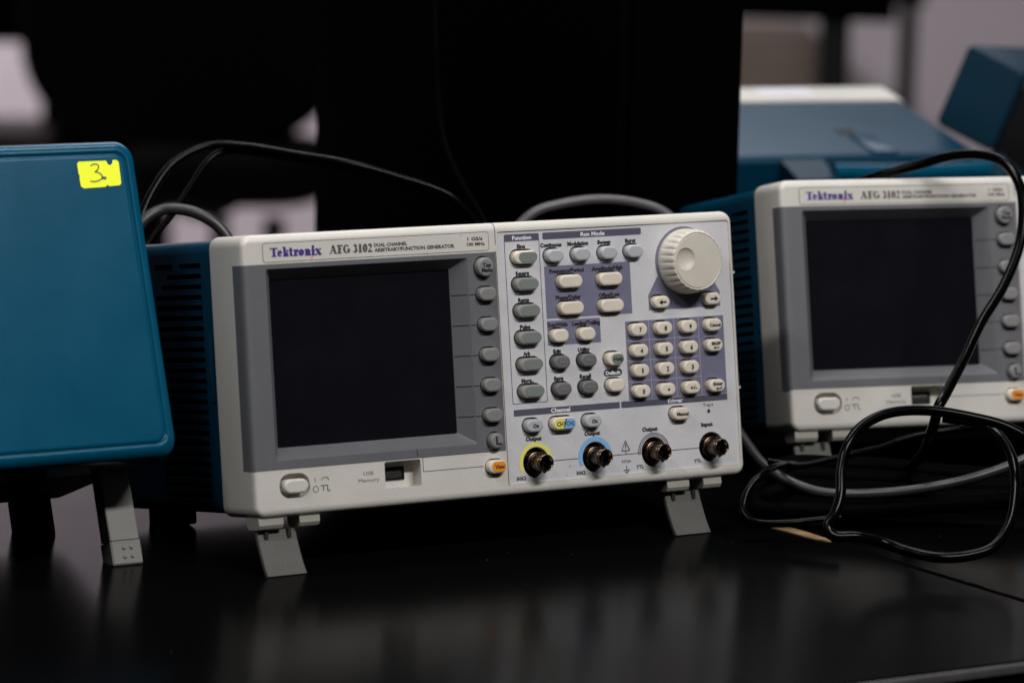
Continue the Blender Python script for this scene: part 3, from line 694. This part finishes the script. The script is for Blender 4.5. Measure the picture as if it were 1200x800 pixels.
bar_leg(-29.5, -11.5); bar_leg(-CW + 20, -CW + 38)
for x in (-40, -CW + 20):
    g = G(); g.rbox(x, x + 20, 130, 148, -20.5, 4, 1.5); g.make('rear_foot', M['rubber'], cov)

# ------------------------------------------------------------------ instruments at the back right
away = copy_tree(gen)
away['label'] = 'function generator turned to face away, its blue top seen behind the right generator'
away.matrix_world = pose(170.5, 901, 648, 40, 12); del away['group']
g = G(); g.box(72, 118, 6, 24, H_ - .6, H_ + .15); g.make('label_plate', M['whiteink'], away)
g = G(); g.tube([(8, 190, 149), (70, 191, 148), (138, 190, 149)], 7, 16); hd = g.make('handle', M['teal'], away)
for x, w_ in ((-16, 30), (137, 34)):
    g = G(); g.loft([[(a, 199, 134), (a, 201, 148), (a, 166, 153), (a, 164, 130)] for a in (x, x + w_)], False, True, True); g.make('handle_arm', M['tealdeep'], hd)

# a smaller teal unit lying tilted on it
ta, tb, tc_ = .277, .501, 1.638
def axis(px, py, depth):
    n = math.hypot(px, py); v = RIGHT * (px/n) + DOWN * (py/n) + FWD * depth
    return v.normalized()
uz = axis(37, -92, -.277); ux = axis(52, 30, -.501); uy = uz.cross(ux).normalized(); ux = uy.cross(uz).normalized()
corner = P(1096, 144, 3135)
M4 = Matrix(((ux.x, uy.x, uz.x, corner.x*S), (ux.y, uy.y, uz.y, corner.y*S), (ux.z, uy.z, uz.z, corner.z*S), (0, 0, 0, 1)))
unit = empty('teal_unit', M4, 'small dark teal unit leaning on top of the instrument that faces away', 'instrument')
g = G()
g.loft([[(x, y, z) for x, z in rr(26, 33, 52 - 2*i, 67 - 2*i, 5, 4)] for i, y in ((2, 0), (.5, .8), (0, 2.5), (0, 118), (2, 120))], True, True, True)
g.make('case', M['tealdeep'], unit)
g = G(); g.rbox(49, 118, 3, 110, -14, 60, 5); g.make('side_cover', M['rubber'], unit)

# ------------------------------------------------------------------ black slim computer standing behind
tw = empty('computer_tower', Matrix.Translation((.411, .262, 0)), 'tall slim black computer standing upright behind the middle function generator', 'computer')
g = G(); g.loft([[(a, b, z) for a, b in rr(45, 198, 98 - 2*i, 396 - 2*i, 2.5, 3)] for i, z in ((1, 2), (0, 4), (0, 420), (1, 422))], True, True, True); g.make('case', M['blackcase'], tw)
g = G(); g.rbox(3, 87, -8, 1, 8, 416, 2); g.make('front_panel', M['blackcase'], tw)
g = G(); g.box(60, 62, -8.6, -8, 296, 300); g.make('status_light', M['greykey'], tw)
for y in (30, 300):
    g = G(); g.rbox(12, 78, y, y + 20, 0, 3, 1); g.make('foot', M['rubber'], tw)

# ------------------------------------------------------------------ bench tops, edge and seam
M['edge'] = mat('edge_highlight_strip', (0.035, 0.034, 0.036), 0.25, vary=0.2, vscale=40, spec=.5)  # paler than the laminate: the front edge's highlight is put into the colour
def slab(name, x0, x1, y0, y1, m=None):
    g = G(); r = 2.5
    prof = ((r, 0), (r*.3, -r*.3), (0, -r), (0, -30), (2, -32))
    g.loft([[(a, b, z) for a, b in rect(x0 + i, x1 - i, y0 + i, y1 - i, 3, 2)] for i, z in prof], True, True, True)
    return g.make(name, M['laminate'])
tl = tag(slab('table_top', -1500, 349.2, -350, 900), 'left black laminate table top with the function generator standing on it', 'table top', 'black laminate table tops')
tr = tag(slab('table_top', 350.8, 2100, -350, 900), 'right black laminate table top beyond the seam, under the cables', 'table top', 'black laminate table tops')
for par, x0_, x1_ in ((tl, -1500, 349.2), (tr, 350.8, 2100)):
    g = G(); g.tube([(x0_ + 3, -350.6, -3.2), ((x0_ + x1_)/2, -350.6, -3.2), (x1_ - 3, -350.6, -3.2)], 2.6, 12); g.make('edge_strip', M['edge'], par)
for par, xs in ((tl, (-1440, 300)), (tr, (410, 2040))):
    for x in xs:
        for y in (-300, 850):
            g = G(); g.rbox(x - 20, x + 20, y - 20, y + 20, -750, -31, 2); g.make('leg', M['blackcase'], par)
g = G(); pts = [(351.5, -3), (349, 6), (343, 2), (341.5, -8), (343.5, -24), (344, -40), (346, -54), (349.5, -60), (352.5, -50), (353, -28)]
g.loft([[(a, b, z) for a, b in pts] for z in (-.3, .55)], False, True, True)
chip = g.make('edge_chip', M['chipboard']); tag(chip, 'tan strip of bare board on the table seam below the coiled cables', 'chip')

# ------------------------------------------------------------------ cables
def smooth(pts, k=8):
    pts = [Vector(p) for p in pts]; out = []
    for i in range(len(pts) - 1):
        a, b, c, d = pts[max(i-1, 0)], pts[i], pts[i+1], pts[min(i+2, len(pts)-1)]
        for j in range(k):
            t = j / k
            out.append(.5*((2*b) + (c - a)*t + (2*a - 5*b + 4*c - d)*t*t + (3*b - a - 3*c + d)*t*t*t))
    out.append(pts[-1]); return out
def cable(name, pts, r, m, label, cat='cable', group=None):
    g = G(); g.tube(smooth([P(*p) for p in pts], 14), r, 24)
    return tag(g.make(name, M[m]), label, cat, group)
cable('cable', [(150, 320, 2480), (163, 262, 2490), (180, 222, 2500), (205, 190, 2510), (245, 171, 2520), (290, 172, 2520), (345, 181, 2520), (405, 191, 2520), (462, 206, 2525), (525, 228, 2530), (560, 262, 2535)], 2.4, 'cable', 'black cable arching from the blue cover over to the middle generator, glossy on top')
cable('cable', [(150, 330, 2500), (176, 285, 2505), (203, 250, 2510), (224, 218, 2515), (243, 190, 2520), (262, 178, 2524), (292, 178, 2524), (345, 186, 2524), (405, 196, 2524), (462, 211, 2529), (525, 233, 2534), (558, 268, 2540)], 2.1, 'cable', 'second black cable just below the arching one, crossing in front of the grey cord')
cable('cord', [(140, 300, 2470), (165, 262, 2475), (190, 246, 2480), (220, 247, 2480), (246, 258, 2480), (264, 275, 2480), (276, 300, 2480)], 3.6, 'charcoalcable', 'charcoal grey cord bending down behind the left corner of the middle generator')
cable('cable', [(508, -20, 2640), (511, 50, 2635), (514, 120, 2630), (522, 170, 2620), (540, 212, 2600), (564, 252, 2570), (580, 290, 2550)], 2.0, 'blackcase', 'thin black cable hanging down the side of the black computer')
cable('cord', [(585, 290, 2560), (622, 252, 2565), (655, 240, 2570), (700, 234, 2575), (745, 238, 2575), (782, 252, 2570), (815, 290, 2565)], 3.4, 'greycable', 'grey cord arched just above the top of the middle generator')
cable('cable', [(985, 222, 2590), (1030, 206, 2575), (1075, 194, 2565), (1110, 184, 2555), (1145, 181, 2540), (1175, 190, 2525), (1194, 215, 2510), (1199, 250, 2500), (1194, 290, 2490), (1176, 335, 2475), (1150, 378, 2455), (1130, 420, 2430), (1108, 462, 2400), (1100, 476, 2390), (1094, 498, 2395), (1082, 530, 2430), (1062, 552, 2480)], 3.1, 'cable', 'black cable draped over the right generator and hanging diagonally across its screen')
cable('cable', [(1240, 560, 2330), (1215, 522, 2345), (1180, 500, 2350), (1140, 489, 2350), (1090, 481, 2345), (1045, 483, 2335), (1013, 497, 2325), (994, 520, 2315), (986, 550, 2310), (985, 578, 2305), (979, 600, 2300), (970, 616, 2298), (978, 628, 2296), (1005, 629, 2298), (1035, 636, 2304), (1065, 646, 2300), (1100, 653, 2295), (1135, 651, 2297), (1165, 640, 2303), (1184, 612, 2320), (1190, 575, 2340), (1187, 540, 2360), (1172, 512, 2380), (1148, 496, 2390), (1105, 489, 2395)], 3.0, 'cable', 'thick black cable coiled in front of the right generator, its lowest loop on the table')
cable('cord', [(850, 480, 2500), (872, 515, 2470), (897, 546, 2445), (935, 568, 2430), (975, 578, 2425), (1040, 577, 2425), (1100, 569, 2425), (1150, 557, 2430), (1200, 538, 2440), (1250, 510, 2450)], 3.1, 'charcoalcable', 'grey cord running low across the dark gap beneath the right generator')
for k_, (dv, dd, rr_k, lab) in enumerate(((0, 0, 5.5, 'thick black cable bend hiding the front leg of the right generator, uppermost of three'), (14, -16, 5.5, 'middle one of three thick black cable bends under the right generator'), (27, -30, 5.0, 'lowest of three thick black cable bends under the right generator, near the grey cord'))):
    cable('cable', [(1240, 560 + dv*.6, 2500 + dd), (1130, 556 + dv, 2490 + dd), (1050, 548 + dv, 2482 + dd), (985, 545 + dv, 2475 + dd), (935, 543 + dv, 2470 + dd), (900, 552 + dv, 2464 + dd), (884, 570 + dv*.6, 2458 + dd), (892, 588 + dv*.3, 2452 + dd), (930, 597, 2450 + dd), (1000, 598, 2455 + dd), (1120, 590, 2465 + dd), (1240, 580, 2475 + dd)], rr_k, 'blackcase', lab)
cable('cable', [(950, 548, 2475), (925, 544, 2445), (905, 548, 2410), (893, 556, 2395), (882, 566, 2390), (873, 582, 2385), (872, 600, 2380), (888, 612, 2376), (930, 612, 2376), (985, 606, 2380)], 2.2, 'cable', 'thin black cable curl just right of the middle generator base')
ps = empty('reflection_blocker', Matrix.Translation((.56, .30, 0)) @ Matrix.Rotation(math.radians(-10.75), 4, 'Z'), 'added black box blocking table reflections behind the right function generator', 'light blocker')  # added box, mostly hidden, that blocks the bright reflection on the table
g = G(); g.rbox(0, 420, 0, 50, 0, 62, 6); g.make('body', M['blackcase'], ps)
cable('cable', [(900, 540, 2440), (940, 545, 2435), (990, 534, 2430), (1035, 524, 2420), (1062, 514, 2415), (1110, 505, 2410), (1165, 500, 2400), (1240, 520, 2390)], 2.0, 'cable', 'thin black cable passing under the bezel of the right generator')

# ------------------------------------------------------------------ the room behind
hd_ = math.radians(-32.49)
RM = Matrix.Rotation(hd_, 4, 'Z')         # the room's axes: y' runs away from the camera
def room(o): o.matrix_world = RM @ o.matrix_world; return o
def rp(u, v, D):                           # photo pixel at depth -> room coordinates in mm
    return RM.inverted() @ P(u, v, D)
FL = -750
g = G(); g.add([(-9000, -6000, FL), (9000, -6000, FL), (9000, 9000, FL), (-9000, 9000, FL)], [(0, 1, 2, 3)]); tag(room(g.make('floor', M['floor'])), None, None, kind='structure')
ywall = rp(600, 100, 8600).y
g = G(); g.add([(-9000, ywall, FL), (9000, ywall, FL), (9000, ywall, 2100), (-9000, ywall, 2100)], [(0, 1, 2, 3)])
g.make('wall', M['wall']); wl = bpy.data.objects['wall']; room(wl); tag(wl, None, None, kind='structure')

def chair(u, v_back, D, label, wpx):
    c = rp(u, v_back, D); x, y = c.x, c.y
    root = empty('office_chair', RM @ Matrix.Translation((x*S, y*S, FL*S)), label, 'chair', 'black office chairs in the background')
    zb = c.z - FL
    g = G()
    g.loft([[(a, yy, b) for a, b in rr(0, zb + 200, wpx - 2*i, 400 - 2*i, 150 - i, 10)] for i, yy in ((25, -60), (5, -48), (0, -30), (5, -8), (25, 0))], True, True, True); g.make('backrest', M['fabric'], root)
    g = G(); g.loft([[(a + 88, b - 130, z + 112) for a, b in rr(0, 0, 330 - 2*i, 430 - 2*i, 130 - i, 10)] for i, z in ((45, 378), (10, 392), (0, 425), (8, 450), (40, 458))], True, True, True); g.make('seat', M['fabric'], root)
    g = G(); g.tube([(40, -20, 500), (30, 30, 520), (20, 25, zb + 60)], 75, 12); g.make('back_support', M['rubber'], root)
    g = G(); g.tube([(76, -240, 90), (76, -240, 465)], 15, 14); g.make('gas_column', M['rubber'], root)
    g = G(); g.tube([(155, -200, 62), (150, -230, 110), (155, -200, 465)], 17, 14); g.make('side_post', M['rubber'], root)
    for k in range(5):
        a = 2*PI*k/5 + .4; ca, sa = math.cos(a), math.sin(a)
        g = G(); g.tube([(0, -240, 100), (150*ca, -240 + 150*sa, 92), (290*ca, -240 + 290*sa, 62)], 20, 8); l = g.make('base_arm', M['rubber'], root)
        g = G(); g.tube([(290*ca - 14, -240 + 290*sa, 28), (290*ca + 14, -240 + 290*sa, 28)], 28, 14); g.make('caster', M['rubber'], l)
chair(215, 165, 6350, 'black office chair with its backrest filling the upper left background', 500)

def desk(u0, u1, v, D, legs, label, depth=600, name='desk'):
    a, b = rp(u0, v, D), rp(u1, v, D)
    zt = a.z
    root = empty(name, RM @ Matrix.Translation((0, 0, FL*S)), label, 'desk', None)
    root.matrix_world = RM @ Matrix.Translation((a.x*S, a.y*S, FL*S))
    g = G(); g.rbox(0, b.x - a.x, 0, depth, zt - FL, zt - FL + 90, 4); g.make('top', M['blackcase'], root)
    for (u, w) in legs:
        x = rp(u, 60, D).x - a.x
        g = G(); g.rbox(x - w/2, x + w/2, 20, 20 + w, 0, zt - FL, 3); g.make('leg', M['rubber'], root)
desk(560, 1050, 14, 6000, ((980, 44), (600, 44)), 'dark desk at the upper right background with a thick square leg')
desk(1020, 1085, 6, 7300, ((1066, 30),), 'narrow dark desk end with a thin leg in front of the pale wall', 300)
desk(-150, 60, 46, 6900, ((-100, 40),), 'dark desk edge at the far upper left of the background')

def cabinet(u0, u1, v, D, m, label, depth=300):
    a, b = rp(u0, v, D), rp(u1, v, D)
    root = empty('cabinet', RM @ Matrix.Translation((a.x*S, a.y*S, FL*S)), label, 'cabinet')
    w, h = b.x - a.x, a.z - FL
    g = G(); g.rbox(0, w, 0, depth, 30, h, 4); body = g.make('body', M[m], root)
    for k in (0, 1):
        g = G(); g.rbox(6 + k*w/2, w/2 - 6 + k*w/2, -14, -1, 45, h - 20, 3); g.make('door', M[m], root)
    g = G(); g.box(10, w - 10, 20, depth - 10, 0, 30); g.make('plinth', M['rubber'], root)
cabinet(-140, 52, 152, 7300, 'wood', 'low brown wooden cabinet at the far left background')
cabinet(48, 188, 100, 7500, 'fabric', 'low black cabinet between the blue cover and the chair seat')
cabinet(600, 958, 30, 8300, 'tan', 'tall tan cabinet against the far wall beside the black computer')
